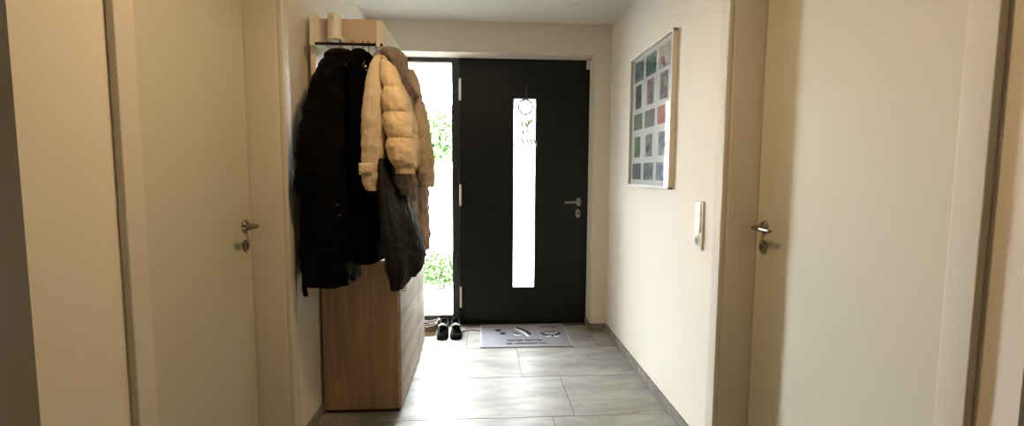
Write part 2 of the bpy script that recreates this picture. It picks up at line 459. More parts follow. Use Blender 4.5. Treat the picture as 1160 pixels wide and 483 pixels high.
# ------------------------------------------------------------------ ceiling lamp (above the frame, seen mirrored in the door)
lx, ly = -.02, 1.50
lp = empty('ceiling_lamp', (lx, ly, ZC)); tag(lp, 'small round warm ceiling lamp, mirrored faintly in the black front door', 'ceiling lamp')
MB().lathe([(0, 0), (.112, 0), (.116, .004), (.116, .036), (.112, .040), (.104, .040), (.102, .034), (0, .034)], (lx, ly, ZC), (0, 0, -1)).build('lamp_base', M['whitep'], lp)
MB().lathe([(0, .0345), (.100, .0345), (.100, .0375), (.094, .0390), (0, .0395)], (lx, ly, ZC), (0, 0, -1)).build('lamp_diffuser', M['lamp'], lp)

# ------------------------------------------------------------------ picture frame on right wall
pf = empty('picture_frame', (XR, 3.01, 1.29))
tag(pf, 'white box frame holding fifteen small photos, on the right wall', 'picture frame')
px0, px1 = XR - .030, XR - .0005
fy0, fy1, fz0, fz1 = 2.628, 3.388, 1.288, 2.178
f = MB(); t = .012
f.box(px0, px1, fy0, fy0 + t, fz0, fz1, bev=.001); f.box(px0, px1, fy1 - t, fy1, fz0, fz1, bev=.001)
f.box(px0, px1, fy0, fy1, fz0, fz0 + t, bev=.001); f.box(px0, px1, fy0, fy1, fz1 - t, fz1, bev=.001)
f.build('frame', M['framewhite'], pf)
MB().box(XR - .012, XR - .004, fy0 + t, fy1 - t, fz0 + t, fz1 - t).build('passepartout', M['paper'], pf, smooth=False)
MB().box(px0 + .003, px0 + .005, fy0 + t, fy1 - t, fz0 + t, fz1 - t).build('frame_glass', M['thinglass'], pf, smooth=False)
cy = (3.24, 3.012, 2.785); cz = (2.067, 1.897, 1.728, 1.557, 1.390)
sizes = [(.182, .132), (.116, .158), (.176, .108), (.114, .140), (.172, .110)]
PC = [
 [((.25, .27, .28), (.55, .60, .62), (.30, .42, .45)), ((.16, .27, .25), (.30, .46, .42), (.45, .55, .50)), ((.80, .78, .76), (.95, .90, .88), (.62, .30, .26))],
 [((.08, .14, .07), (.22, .30, .15), (.40, .46, .30)), ((.50, .42, .36), (.66, .56, .48), (.45, .30, .28)), ((.15, .10, .09), (.42, .33, .28), (.62, .60, .56))],
 [((.22, .36, .16), (.36, .52, .26), (.50, .54, .36)), ((.25, .18, .14), (.55, .50, .45), (.45, .35, .25)), ((.72, .25, .15), (.80, .45, .32), (.60, .30, .24))],
 [((.16, .34, .10), (.30, .48, .18), (.42, .56, .30)), ((.12, .12, .12), (.70, .70, .68), (.25, .24, .22)), ((.16, .20, .24), (.36, .40, .45), (.60, .62, .64))],
 [((.20, .17, .17), (.36, .33, .34), (.26, .22, .24)), ((.10, .16, .12), (.22, .32, .22), (.62, .62, .58)), ((.10, .16, .28), (.20, .30, .46), (.48, .52, .58))]]
names = [['grey snowy street photo', 'dark teal forest photo', 'photo with a red figure on white'], ['tall dark green woods photo', 'tall rosy portrait photo', 'tall photo of dark clad people'],
         ['bright green meadow photo', 'brown and grey landscape photo', 'orange red brick photo'], ['tall green field photo', 'tall black and white photo', 'tall dark grey blue photo'],
         ['dark brown dusk photo', 'dark green photo with pale figures', 'navy blue water photo']]
for r in range(5):
    for c in range(3):
        w, h_ = sizes[r]
        PC[r][c] = [tuple(.82 * q for q in k) for k in PC[r][c]]
        pm = photo_material('photo_print', PC[r][c], 11 if r % 2 else 9, (1, 1, 2.2 if (r + c) % 2 else 1))
        o = MB().box(XR - .0135, XR - .0118, cy[c] - w / 2, cy[c] + w / 2, cz[r] - h_ / 2, cz[r] + h_ / 2).build('photo', pm, pf, smooth=False)
        o['label'] = names[r][c]
        # a few simple picture shapes printed on each photo
        rnd = random.Random(r * 3 + c); mm = mat('photo_motif', PC[r][c][1 if (r + c) % 2 else 2], .5)
        for j in range(3):
            yy = cy[c] + rnd.uniform(-.28, .28) * w; zz = cz[r] - h_ * .22 + rnd.uniform(-.05, .1) * h_
            s_ = rnd.uniform(.10, .18) * min(w, h_) * 1.3
            q = MB().box(XR - .0141, XR - .0134, yy - s_ * .5, yy + s_ * .5, zz - s_ * rnd.uniform(.6, 1.2), zz + s_ * rnd.uniform(.6, 1.3), bev=.0002)
            q.build('photo_motif', mm, o, smooth=False)

# ------------------------------------------------------------------ switches and socket
sw = empty('switch_panel', (XR, 2.283, 1.005)); tag(sw, 'white triple wall plate with two rocker switches above a socket on the right wall', 'switch')
y0, y1 = 2.236, 2.322
MB().box(XR - .011, XR - .0003, y0, y1, 1.003, 1.243, bev=.0025).build('cover_plate', M['whitep'], sw)
for z in (1.203, 1.123):
    b = MB(); b.box(XR - .017, XR - .0105, y0 + .013, y1 - .013, z - .036, z + .036, bev=.002, rot=Matrix.Rotation(math.radians(3), 3, 'Y'), org=Vector((XR - .012, 0, z)))
    b.build('rocker', M['whitep'], sw)
z = 1.043
b = MB(); b.lathe([(.030, 0), (.030, .004), (.022, .004), (.020, -.006), (0, -.006)], (XR - .0105, (y0 + y1) / 2, z), (-1, 0, 0), n=32)
so = b.build('socket', M['whitep'], sw)
b = MB(); b.lathe([(0, 0), (.0195, 0), (.0195, .0012), (0, .0012)], (XR - .0108, (y0 + y1) / 2, z), (-1, 0, 0), n=32)
b.build('socket_well', mat('socket_grey', (.42, .40, .36), .6), so)
b = MB()
for dy in (-.0095, .0095): b.lathe([(0, 0), (.0028, 0), (.0028, .001), (0, .001)], (XR - .0118, (y0 + y1) / 2 + dy, z), (-1, 0, 0), n=12)
b.build('socket_hole', M['rubber'], so)

# ------------------------------------------------------------------ lower cabinet
CX0, CX1, CY0, CY1, CZ = -.898, -.463, 2.655, 3.735, .885
cb = empty('shoe_cabinet', (-.68, 3.19, 0)); tag(cb, 'low oak cabinet with smooth doors under the hanging coats', 'cabinet')
ft = .018
b = MB()
b.box(CX0, CX1 - ft - .001, CY0, CY0 + .018, .022, CZ - .018, bev=.0008)
b.box(CX0, CX1 - ft - .001, CY1 - .018, CY1, .022, CZ - .018, bev=.0008)
b.box(CX0, CX1 - ft - .001, CY0 + .018, CY1 - .018, .03, .048)
b.box(CX0, CX0 + .01, CY0 + .018, CY1 - .018, .048, CZ - .018)
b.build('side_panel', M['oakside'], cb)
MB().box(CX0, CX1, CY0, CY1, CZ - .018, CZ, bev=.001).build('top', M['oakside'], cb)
MB().box(CX0 + .02, CX1 - .015, CY0 + .012, CY1 - .012, 0, .024).build('plinth', M['plinth'], cb, smooth=False)
ySpl = 3.365
for (ya, yb) in ((CY0, ySpl - .0015), (ySpl + .0015, CY1)):
    dr = MB().box(CX1 - ft, CX1, ya, yb, .026, CZ - .020, bev=.0012).build('door', M['oakfront'], cb)
    hx = MB(); yy = ya + .05 if ya < 3 else ya + .04
    hx.tube([(CX1, yy, .70), (CX1 + .022, yy, .70), (CX1 + .022, yy, .80), (CX1, yy, .80)], .004, n=10)
    hx.build('handle', M['steel'], dr)

# ------------------------------------------------------------------ coat rack: back board, hat box, rail
cr = empty('coat_rack', (-.86, 2.75, CZ)); tag(cr, 'cream coat rack with back board, hat box and steel rail, above the oak cabinet', 'coat rack')
RY0 = 2.55
MB().box(-.880, -.854, RY0, 3.06, CZ + .0005, 2.178, bev=.001).build('back_board', M['cream'], cr)
MB().box(-.854, -.832, RY0 + .004, 3.06, 2.045, 2.172, bev=.001).build('hat_box_batten', M['cream'], cr)
MB().box(-.832, -.548, RY0 + .004, 3.06, 2.040, 2.160, bev=.001).build('hat_box', M['creampanel'], cr)
MB().box(-.546, -.517, RY0 + .002, 3.062, 2.036, 2.156, bev=.001).build('hat_box_front', M['cream'], cr)
b = MB()
RZ, RYR = 2.020, 2.50
b.tube([(-.852, RYR, RZ), (-.505, RYR, RZ)], .0075, n=16)
b.build('coat_rail', M['darkmetal'], cr)
MB().box(-.862, -.838, RYR - .012, RY0 + .03, RZ - .010, RZ + .035, bev=.001).build('rail_bracket', M['cream'], cr)
MB().box(-.535, -.515, RYR - .012, RY0 + .03, RZ - .010, RZ + .020, bev=.001).build('rail_bracket', M['cream'], cr)
# white round device standing on the rail bracket, against the hat box
dv = empty('air_freshener', (-.744, 2.505, 2.05)); tag(dv, 'small white cylindrical dispenser in front of the hat box above the coats', 'air freshener')
b = MB(); b.lathe([(0, 0), (.034, 0), (.035, .004), (.033, .012), (.0315, .10), (.030, .112), (.026, .118), (0, .119)], (-.744, 2.512, 2.052), (0, 0, 1), n=36)
b.build('body', M['whitep'], dv)
b = MB(); b.lathe([(0, -.004), (.041, -.004), (.042, .002), (.038, .008), (0, .008)], (-.738, 2.512, 2.044), (0, 0, 1), n=36)
b.build('holder', M['cream'], dv)
b = MB(); b.box(-.751, -.741, 2.4805 - .0012, 2.4815, 2.137, 2.140)
b.build('vent_slot', M['rubber'], dv)

# ------------------------------------------------------------------ hangers and garments
def hanger(xm, lean, label, w=.40, tilt=0):
    e = empty('coat_hanger', (xm, RYR, RZ)); tag(e, label, 'coat hanger', 'wire coat hangers on the rail')
    b = MB()
    # hook over the rail (plane along the corridor), neck leaning a little
    pts = []
    R_ = .021
    for k in range(11):
        a = math.radians(-30 + 21 * k)
        pts.append((xm + lean * .0, RYR + R_ * math.cos(a), RZ + .0078 - .018 + R_ * math.sin(a) + .0065))
    pts = pts[::-1]
    pts = pts[::-1]
    pts.append((xm + lean * .3, RYR - .008, RZ - .035))
    pts.append((xm + lean, RYR, RZ - .062))
    b.tube(pts, .0017, n=8)
    b.build('hook', M['darkmetal'], e)
    b = MB(); zz = RZ - .062
    b.tube([(xm + lean, RYR, zz), (xm + lean, RYR - w * .22, zz - .030), (xm + lean, RYR - w * .42, zz - .075), (xm + lean, RYR - w * .42, zz - .083), (xm + lean, RYR, zz - .083), (xm + lean, RYR + w * .42, zz - .083), (xm + lean, RYR + w * .42, zz - .075), (xm + lean, RYR + w * .22, zz - .030), (xm + lean, RYR, zz)], .0035, n=8)
    b.build('shoulder_bar', M['darkmetal'], e)
    return e

def catmull(P, t):
    n = len(P) - 1
    i = min(int(t), n - 1); f = t - i
    p0 = P[max(i - 1, 0)]; p1 = P[i]; p2 = P[i + 1]; p3 = P[min(i + 2, n)]
    out = []
    for a, b, c, d in zip(p0, p1, p2, p3):
        # monotone-ish: soften tangents
        m1 = (c - a) * .5 * .8; m2 = (d - b) * .5 * .8
        out.append((2 * f**3 - 3 * f**2 + 1) * b + (f**3 - 2 * f**2 + f) * m1 + (-2 * f**3 + 3 * f**2) * c + (f**3 - f**2) * m2)
    return out

def garment(rings, nu=72, nv=110, fold=.006, nfold=7, seed=0, crease=.003, sup=2.3, seams=None, puff=.0, quilt=None, open_bottom=True, ymax=None, xmin=-.902):
    """hanging cloth: rings = (px_left, px_right, py, depth Y, half depth); vertical folds grow towards the hem"""
    P = []
    for (u0, u1, v, Y, ry) in rings:
        c = at((u0 + u1) / 2, v, Y); l = at(u0, v, Y); r = at(u1, v, Y)
        weff = (r.x - l.x) / 2; s = c.x / Y
        rx = math.sqrt(max(weff**2 - (s * ry)**2, (.32 * weff)**2))
        P.append((c.x, Y, c.z, rx, ry))
    b = MB(); bm = b.bm; R = []
    so = Vector((seed * 7.3, seed * 3.1, seed * 1.7))
    for j in range(nv + 1):
        t = j / nv * (len(P) - 1); x, y, z, rx, ry = catmull(P, t)
        g = j / nv; ring = []
        for i in range(nu):
            a = 2 * math.pi * i / nu
            ca, sa = math.cos(a), math.sin(a)
            k = (abs(ca)**sup + abs(sa)**sup)**(-1 / sup)
            dx, dy = ca * k, sa * k
            nr = Vector((dx / max(rx, .01), dy / max(ry, .01), 0)).normalized()
            p = Vector((x + dx * rx, y + dy * ry, z))
            d = 0
            wv = noise.noise(Vector((ca * nfold * .45, sa * nfold * .45, z * .9)) + so)
            d += fold * (0.25 + .75 * g) * 2.2 * wv
            d += crease * 2 * noise.noise(Vector((p.x * 16, p.y * 16, p.z * 22)) + so)
            d += crease * .8 * noise.noise(Vector((p.x * 45, p.y * 45, p.z * 60)) + so)
            if seams:
                # distance to the nearest seams -> pillow bulge between them
                for za, zb in zip(seams, seams[1:]):
                    if zb <= z <= za:
                        q = (z - zb) / (za - zb)
                        d += puff * (math.sin(math.pi * q)**.55 - .6)
                        e_ = min(q, 1 - q) * (za - zb)
                        d += .004 * math.exp(-e_ / .012) * noise.noise(Vector((ca * 14, sa * 14, z * 8)) + so) * 2
            if quilt:
                qa, qs, qd = quilt
                w1_ = (p.z * math.cos(qa) + (p.x + p.y * .5) * math.sin(qa)) * qs
                d += qd * (abs(math.sin(w1_ * math.pi))**.5 - .6)
            p += nr * d
            if p.y > 2.54 and p.x < -.848 and p.z < 2.2: p.x = -.848
            if p.x < xmin: p.x = xmin + .0004 * math.sin(i)
            if ymax and p.z < .91 and p.y > ymax: p.y = ymax
            ring.append(bm.verts.new(p))
        R.append(ring)
    for A, B in zip(R, R[1:]):
        for k in range(nu): bm.faces.new((A[k], A[(k + 1) % nu], B[(k + 1) % nu], B[k]))
    def cap(ring, dz):
        c = sum((v.co for v in ring), Vector()) / nu
        inn = [bm.verts.new(c + (v.co - c) * .93 + Vector((0, 0, dz))) for v in ring]
        for k in range(nu): bm.faces.new((ring[k], ring[(k + 1) % nu], inn[(k + 1) % nu], inn[k]))
        cv = bm.verts.new(c + Vector((0, 0, dz * 1.3)))
        for k in range(nu): bm.faces.new((inn[k], inn[(k + 1) % nu], cv))
    cap(R[0], .002); cap(R[-1], .03 if open_bottom else -.004)
    return b

def strap(pts, half_w, t, wdir=(1, 0, 0)):
    """flat band through points; width along wdir"""
    b = MB(); wd = Vector(wdir).normalized(); R = []
    pts = [Vector(p) for p in pts]
    for i, p in enumerate(pts):
        T = (pts[min(i + 1, len(pts) - 1)] - pts[max(i - 1, 0)]).normalized(); n = T.cross(wd).normalized()
        R.append([b.bm.verts.new(p + wd * half_w + n * t), b.bm.verts.new(p - wd * half_w + n * t), b.bm.verts.new(p - wd * half_w - n * t), b.bm.verts.new(p + wd * half_w - n * t)])
    for A, B in zip(R, R[1:]):
        for k in range(4): b.bm.faces.new((A[k], A[(k + 1) % 4], B[(k + 1) % 4], B[k]))
    b.bm.faces.new(R[0]); b.bm.faces.new(R[-1][::-1])
    return b

def coat(name, loc, label, cat='coat'):
    e = empty(name, loc); tag(e, label, cat); return e

# 1 long black down coat against the left wall
c1 = coat('down_coat', (-.76, 2.5, .8), 'long black down coat hanging leftmost on the rail, against the wall')
YM = 2.645
garment([(376, 392, 62, 2.50, .05), (366, 399, 72, 2.48, .12), (360, 404, 88, 2.46, .17), (354, 408, 110, 2.44, .19), (350, 411, 140, 2.43, .2), (347, 412, 180, 2.42, .21), (345, 412, 222, 2.41, .21), (344, 412, 262, 2.41, .21), (343, 410, 290, 2.41, .20), (345, 409, 308, 2.41, .20), (349, 408, 317, 2.41, .19)],
        nu=96, nv=130, fold=.008, seed=1, crease=.004, seams=[at(370, v, 2.43).z for v in (62, 100, 140, 180, 222, 264, 300, 335)], puff=.006, ymax=YM).build('body', M['black'], c1)
garment([(358, 376, 84, 2.38, .05), (350, 378, 100, 2.33, .07), (344, 378, 125, 2.29, .075), (339, 376, 150, 2.27, .075), (336, 374, 176, 2.26, .07), (334.5, 370, 200, 2.26, .065), (335, 366, 216, 2.26, .06), (338, 362, 224, 2.26, .05)],
        nu=64, nv=90, fold=.003, seed=2, crease=.004, seams=[at(355, v, 2.27).z for v in (80, 105, 132, 160, 190, 228)], puff=.006).build('sleeve', M['black'], c1)
garment([(374, 398, 57.5, 2.50, .05), (368, 402, 64, 2.49, .085), (368, 404, 74, 2.48, .11)], nu=48, nv=24, fold=.003, seed=3).build('collar', M['black'], c1)
p0 = at(345, 318, 2.30)
strap([at(345, 300, 2.25), at(344.5, 315, 2.22), at(345, 328, 2.215), at(346.5, 336, 2.22)], .011, .0018).build('hem_strap', M['black'], c1)
for (u, v) in ((382.5, 232.5), (384.5, 244)):
    p = at(u, v, 2.185); b = MB(); b.lathe([(0, 0), (.0045, 0), (.004, .003), (0, .0035)], p, (0, -1, 0), n=12)
    b.tube([p, p + Vector((0, .03, 0))], .002, n=6); b.build('snap_button', M['steel'], c1)
p = at(405, 324, 2.215); b = MB(); b.box(p.x - .004, p.x + .004, p.y - .002, p.y + .002, p.z - .006, p.z + .02, bev=.001); b.build('zip_pull', M['steel'], c1)

# 2 black wool coat
c2 = coat('wool_coat', (-.62, 2.5, .9), 'plain black coat with dull cloth hanging between the down coat and the cream coat')
garment([(402, 413, 57, 2.51, .04), (396, 419, 66, 2.49, .11), (393, 424, 82, 2.48, .17), (392, 428, 110, 2.47, .19), (396, 432, 150, 2.47, .2), (400, 436, 200, 2.46, .2), (402, 438, 245, 2.45, .19), (402, 438, 272, 2.45, .185), (403, 437, 293, 2.45, .18)],
        nu=90, nv=110, fold=.006, seed=4, crease=.003, ymax=YM).build('body', M['black2'], c2)
garment([(400, 415, 57, 2.50, .045), (395, 422, 63, 2.48, .08), (394, 426, 73, 2.47, .11)], nu=48, nv=24, fold=.003, seed=5).build('collar', M['black2'], c2)
garment([(397, 412, 84, 2.36, .04), (394, 414, 105, 2.31, .055), (394, 416, 140, 2.28, .06), (396, 418, 180, 2.27, .055), (398, 419, 214, 2.27, .05), (399, 418, 222, 2.27, .045)], nu=56, nv=70, fold=.003, seed=6, crease=.003).build('sleeve', M['black2'], c2)
p = at(414.3, 75, 2.335); b = MB(); b.lathe([(0, 0), (.005, 0), (.0045, .003), (0, .0035)], p, (0, -1, 0), n=14); b.tube([p, p + Vector((0, .02, 0))], .0015, n=6)
b.build('button', M['whitep'], c2)

# 3 cream wool coat: its sleeve faces the viewer
c3 = coat('wool_coat', (-.50, 2.45, 1.2), 'cream wool coat whose straight sleeve has a buttoned cuff tab, between black coat and puffer')
garment([(424, 433, 64, 2.36, .035), (419, 435, 76, 2.31, .05), (414.5, 435.5, 92, 2.28, .058), (411, 436, 112, 2.26, .062), (409.5, 436.5, 136, 2.25, .062), (409, 437, 160, 2.25, .06), (409, 436.5, 184, 2.25, .058), (410, 435, 200, 2.25, .055), (412.5, 432, 211, 2.25, .05), (416, 430.5, 216, 2.25, .046)],
        nu=72, nv=110, fold=.0028, seed=7, crease=.003).build('sleeve', M['creamwool'], c3)
garment([(426, 440, 66, 2.52, .06), (422, 442, 84, 2.51, .15), (424, 446, 120, 2.50, .17), (428, 448, 160, 2.49, .17), (430, 449, 195, 2.49, .165)], nu=72, nv=70, fold=.006, seed=8).build('body', M['creamwool'], c3)
b = garment([(407.5, 425, 185.5, 2.226, .04), (407.5, 425, 188, 2.222, .042), (407.8, 425, 195, 2.222, .042), (408, 425, 197.5, 2.226, .04)], nu=48, nv=10, fold=.001, seed=9, crease=.001, sup=5, open_bottom=False)
tabo = b.build('cuff_tab', M['creamwool'], c3)
garment([(427, 437, 59, 2.48, .035), (423, 438, 66, 2.42, .09), (425, 438, 76, 2.40, .10)], nu=48, nv=24, fold=.002, seed=10).build('collar', M['taupe'], c3)

# 4 sand puffer jacket
c4 = coat('puffer_jacket', (-.44, 2.42, 1.3), 'sand coloured puffer jacket with stitched sleeve and gathered elastic cuff')
sz = [at(450, v, 2.24).z for v in (62, 99, 128, 157, 194)]
garment([(432, 438, 65, 2.34, .035), (431.5, 446, 76, 2.29, .052), (432, 453, 90, 2.27, .06), (433, 458, 106, 2.25, .064), (434.5, 462, 122, 2.24, .064), (436, 465.5, 140, 2.23, .064), (438, 468.5, 160, 2.22, .064), (441, 470.5, 178, 2.215, .06), (446, 470.5, 188, 2.215, .052), (449.5, 468.5, 192, 2.215, .044)],
        nu=80, nv=130, fold=.0028, seed=11, crease=.0042, seams=sz, puff=.0115, open_bottom=False).build('sleeve', M['puffer'], c4)
b = MB(); P0 = at(459.2, 190.5, 2.215); P1 = at(459.2, 197, 2.215)
prof = []
rings = []
for j in range(7):
    q = j / 6; ring = []
    for i in range(72):
        a = 2 * math.pi * i / 72; rr = .0405 + .0022 * math.sin(24 * a) + .002 * math.sin(math.pi * q)
        ring.append(b.bm.verts.new((P0.x + (P1.x - P0.x) * q + rr * math.cos(a), P0.y + rr * .95 * math.sin(a), P0.z + (P1.z - P0.z) * q)))
    rings.append(ring)
for A, B in zip(rings, rings[1:]):
    for k in range(72): b.bm.faces.new((A[k], A[(k + 1) % 72], B[(k + 1) % 72], B[k]))
inn = [b.bm.verts.new(v.co + (Vector((P1.x, P1.y, P1.z)) - v.co) * .22 + Vector((0, 0, .03))) for v in rings[-1]]
for k in range(72): b.bm.faces.new((rings[-1][k], rings[-1][(k + 1) % 72], inn[(k + 1) % 72], inn[k]))
b.bm.faces.new(inn)
b.build('cuff', M['puffer'], c4)
garment([(436, 447, 66, 2.50, .05), (436, 454, 82, 2.48, .13), (438, 463, 104, 2.46, .165), (440, 470, 130, 2.44, .175), (442, 474, 155, 2.43, .175), (444, 475.5, 178, 2.43, .165), (446, 473, 193, 2.43, .15)],
        nu=90, nv=110, fold=.003, seed=12, crease=.004, seams=[at(455, v, 2.43).z for v in (60, 94, 126, 152, 196)], puff=.0105).build('body', M['puffer'], c4)

# 5 taupe fleece coat with hood
c5 = coat('fleece_coat', (-.40, 2.55, 1.2), 'taupe fleece coat with rolled collar hanging behind the sand puffer jacket')
garment([(436, 452, 56, 2.58, .05), (434, 459, 62, 2.58, .11), (438, 463, 74, 2.58, .15), (441, 464, 90, 2.58, .16), (444, 472, 106, 2.58, .16), (448, 475, 118, 2.58, .16), (450, 476, 150, 2.58, .165), (450, 476, 190, 2.58, .17), (448, 475, 232, 2.57, .17), (450, 475, 252, 2.57, .15), (452, 473, 268, 2.57, .12)],
        nu=90, nv=110, fold=.007, seed=13, crease=.005).build('body', M['taupe'], c5)
garment([(432, 450, 55, 2.47, .035), (431, 456, 61, 2.44, .07), (437, 461, 70, 2.44, .085), (446, 463, 84, 2.46, .08), (455, 470, 100, 2.48, .06), (462, 475, 109, 2.50, .045)], nu=60, nv=50, fold=.005, seed=14, crease=.005, open_bottom=False).build('hood', M['taupe'], c5)
garment([(444, 462, 190, 2.30, .04), (444, 463, 200, 2.30, .042), (446, 465, 212, 2.30, .042), (448, 466, 221, 2.30, .04)], nu=48, nv=30, fold=.002, seed=15, crease=.003).build('sleeve', M['taupe'], c5)
strap([at(468, 195, 2.33), at(470, 206, 2.32), at(467.5, 216, 2.32), at(469, 228, 2.325)], .010, .0015).build('belt', M['taupe'], c5)

# 6 beige teddy coat outermost
c6 = coat('teddy_coat', (-.31, 2.6, 1.0), 'long beige teddy fleece coat hanging rightmost, against the bright sidelight')
garment([(462, 471, 80, 2.66, .04), (464, 477, 100, 2.62, .06), (466, 481, 120, 2.58, .07), (468, 486, 142, 2.55, .07), (470, 489.5, 164, 2.53, .07), (472, 491.5, 186, 2.52, .066), (474, 492, 202, 2.52, .06), (477, 491, 212, 2.52, .052)],
        nu=72, nv=100, fold=.003, seed=16, crease=.005).build('sleeve', M['teddy'], c6)
garment([(455, 470, 92, 2.72, .1), (456, 478, 130, 2.72, .13), (459, 484, 170, 2.72, .14), (464, 485.5, 205, 2.71, .14), (470, 486, 235, 2.70, .12), (472, 487, 262, 2.70, .10), (477, 487, 276, 2.70, .07), (481, 486, 283, 2.70, .035)],
        nu=72, nv=100, fold=.004, seed=17, crease=.005).build('body', M['teddy2'], c6)

# 7 black quilted jacket flaring out below
c7 = coat('quilted_jacket', (-.42, 2.4, .85), 'black quilted jacket flaring out to the right below the beige sleeves')
garment([(434, 439, 64, 2.50, .03), (431, 440, 78, 2.49, .09), (429, 441, 110, 2.45, .12), (428, 442, 150, 2.42, .12), (429, 452, 185, 2.40, .13), (430, 460, 212, 2.38, .15), (431, 467, 236, 2.36, .16), (434, 474, 258, 2.34, .16), (439, 480, 278, 2.33, .155), (443, 482, 294, 2.32, .15), (446, 479, 303, 2.32, .145), (447, 474, 309, 2.32, .13)],
        nu=100, nv=130, fold=.012, nfold=9, seed=18, crease=.004, quilt=(.55, 11, .005), ymax=2.63).build('body', M['black3'], c7)
garment([(428, 436, 180, 2.24, .04), (429, 443, 205, 2.22, .055), (430, 449, 232, 2.20, .06), (432, 456, 258, 2.185, .06), (435, 462, 284, 2.175, .06), (439, 465, 306, 2.17, .055), (442, 462, 319, 2.17, .05), (443.5, 455, 328, 2.17, .04)],
        nu=64, nv=100, fold=.006, nfold=8, seed=19, crease=.004, quilt=(.5, 11, .004)).build('sleeve', M['black3'], c7)

hanger(at(386, 50, RYR).x, .006, 'leftmost wire hanger on the rail, its hook above the long black down coat')
hanger(at(399.5, 50, RYR).x, .010, 'second wire hanger from the left, hook above the plain black coat')
hanger(at(411.5, 50, RYR).x, .004, 'third wire hanger from the left on the rail')
hanger(at(417.5, 50, RYR).x, .008, 'fourth wire hanger from the left, hook beside the cream coat collar')
hanger(at(426, 50, RYR).x, .010, 'rightmost wire hanger on the rail, above the sand puffer jacket')

# ------------------------------------------------------------------ doormat with print
mt = empty('doormat', (.35, 3.88, 0)); tag(mt, 'lilac grey doormat with printed lettering before the front door', 'doormat')
MX0, MX1, MY0, MY1 = -.018, .722, 3.632, 4.165
MB().box(MX0, MX1, MY0, MY1, .0003, .007, bev=.002).build('mat_pile', M['matfab'], mt)
b = MB(); e_ = .012
for s in ((MX0, MX1, MY0, MY0 + e_), (MX0, MX1, MY1 - e_, MY1), (MX0, MX0 + e_, MY0, MY1), (MX1 - e_, MX1, MY0, MY1)): b.box(*s, .001, .0082, bev=.001)
b.build('mat_border', M['matedge'], mt)
def text_mesh(s, size, loc, rotz, material, parent, name, shear=0, width=None):
    cu = bpy.data.curves.new(name, 'FONT'); cu.body = s; cu.size = size; cu.align_x = 'CENTER'; cu.align_y = 'CENTER'; cu.shear = shear; cu.extrude = .0004; cu.offset = .0012
    t = bpy.data.objects.new(name, cu); COL.objects.link(t)
    dg = bpy.context.evaluated_depsgraph_get(); me = bpy.data.meshes.new_from_object(t.evaluated_get(dg))
    bpy.data.objects.remove(t)
    xs = [v.co.x for v in me.vertices]; sc = (width / (max(xs) - min(xs))) if width else 1
    R_ = Matrix.Rotation(rotz, 3, 'Z')
    for v in me.vertices: v.co = R_ @ Vector((v.co.x * sc, v.co.y, v.co.z)) + Vector(loc)
    me.materials.clear(); me.materials.append(material)
    o = bpy.data.objects.new(name, me); COL.objects.link(o); o.parent = parent
    o.matrix_parent_inverse = Matrix.Translation(-Vector(world_loc(parent)))
    return o
zt = .0078
text_mesh('WILLKOMMEN BEI', .040, (.352, 3.700, zt), math.pi, M['ink'], mt, 'lettering', width=.33)
text_mesh('Familie Motte', .062, (.35, 3.768, zt), math.pi, M['ink'], mt, 'script_lettering', shear=.35, width=.30)
def disc(mb, x, y, rx, ry, z0=.0068, z1=.0082, n=20):
    mb.poly([(x + rx * math.cos(2 * math.pi * k / n), y + ry * math.sin(2 * math.pi * k / n), z0) for k in range(n)], (0, 0, z1 - z0))
b = MB(); disc(b, .137, 4.015, .025, .022); disc(b, .172, 3.935, .026, .022)
for (x, y) in ((.137, 4.015), (.172, 3.935)):
    for k in range(4): disc(b, x - .022 + .0147 * k, y + .030 - .004 * abs(k - 1.5), .006, .008)
b.build('paw_print', M['ink'], mt)
b = MB(); bw = MB()
def band(mb, pts, w, z0=.0068, z1=.0083):
    L_, R__ = [], []
    for i, p in enumerate(pts):
        a = Vector(pts[min(i + 1, len(pts) - 1)]) - Vector(pts[max(i - 1, 0)]); n_ = Vector((-a.y, a.x)).normalized() * w / 2
        L_.append((p[0] + n_.x, p[1] + n_.y, z0)); R__.append((p[0] - n_.x, p[1] - n_.y, z0))
    mb.poly(L_ + R__[::-1], (0, 0, z1 - z0))
band(b, [(.30, 4.09), (.345, 4.05), (.385, 3.98), (.405, 3.90)], .026)
band(bw, [(.285, 4.055), (.325, 4.00), (.36, 3.93), (.385, 3.86)], .020)
band(b, [(.27, 3.96), (.292, 3.925), (.33, 3.90)], .018)
band(bw, [(.265, 3.915), (.295, 3.888), (.33, 3.895)], .018)
b.build('bird_print', M['ink'], mt); bw.build('bird_print_white', M['inklight'], mt)
b = MB()
ring_ = [(.582 + .078 * math.cos(a), 3.955 + .085 * math.sin(a)) for a in [math.radians(185 + 17 * k) for k in range(11)]]
band(b, ring_, .026)
band(b, [(.535, 3.985), (.56, 3.97), (.58, 3.985), (.60, 3.97), (.63, 3.985)], .018); bb_ = MB(); band(bb_, [(.50, 4.10), (.66, 4.10)], .012); bb_.build('print_bar', M['ink'], mt)
b.build('emblem_print', M['ink'], mt)
b = MB(); band(b, [(.535, 3.862), (.555, 3.845), (.575, 3.865)], .016); band(b, [(.60, 3.865), (.62, 3.845), (.64, 3.862)], .016); b.build('emblem_print_white', M['inklight'], mt)

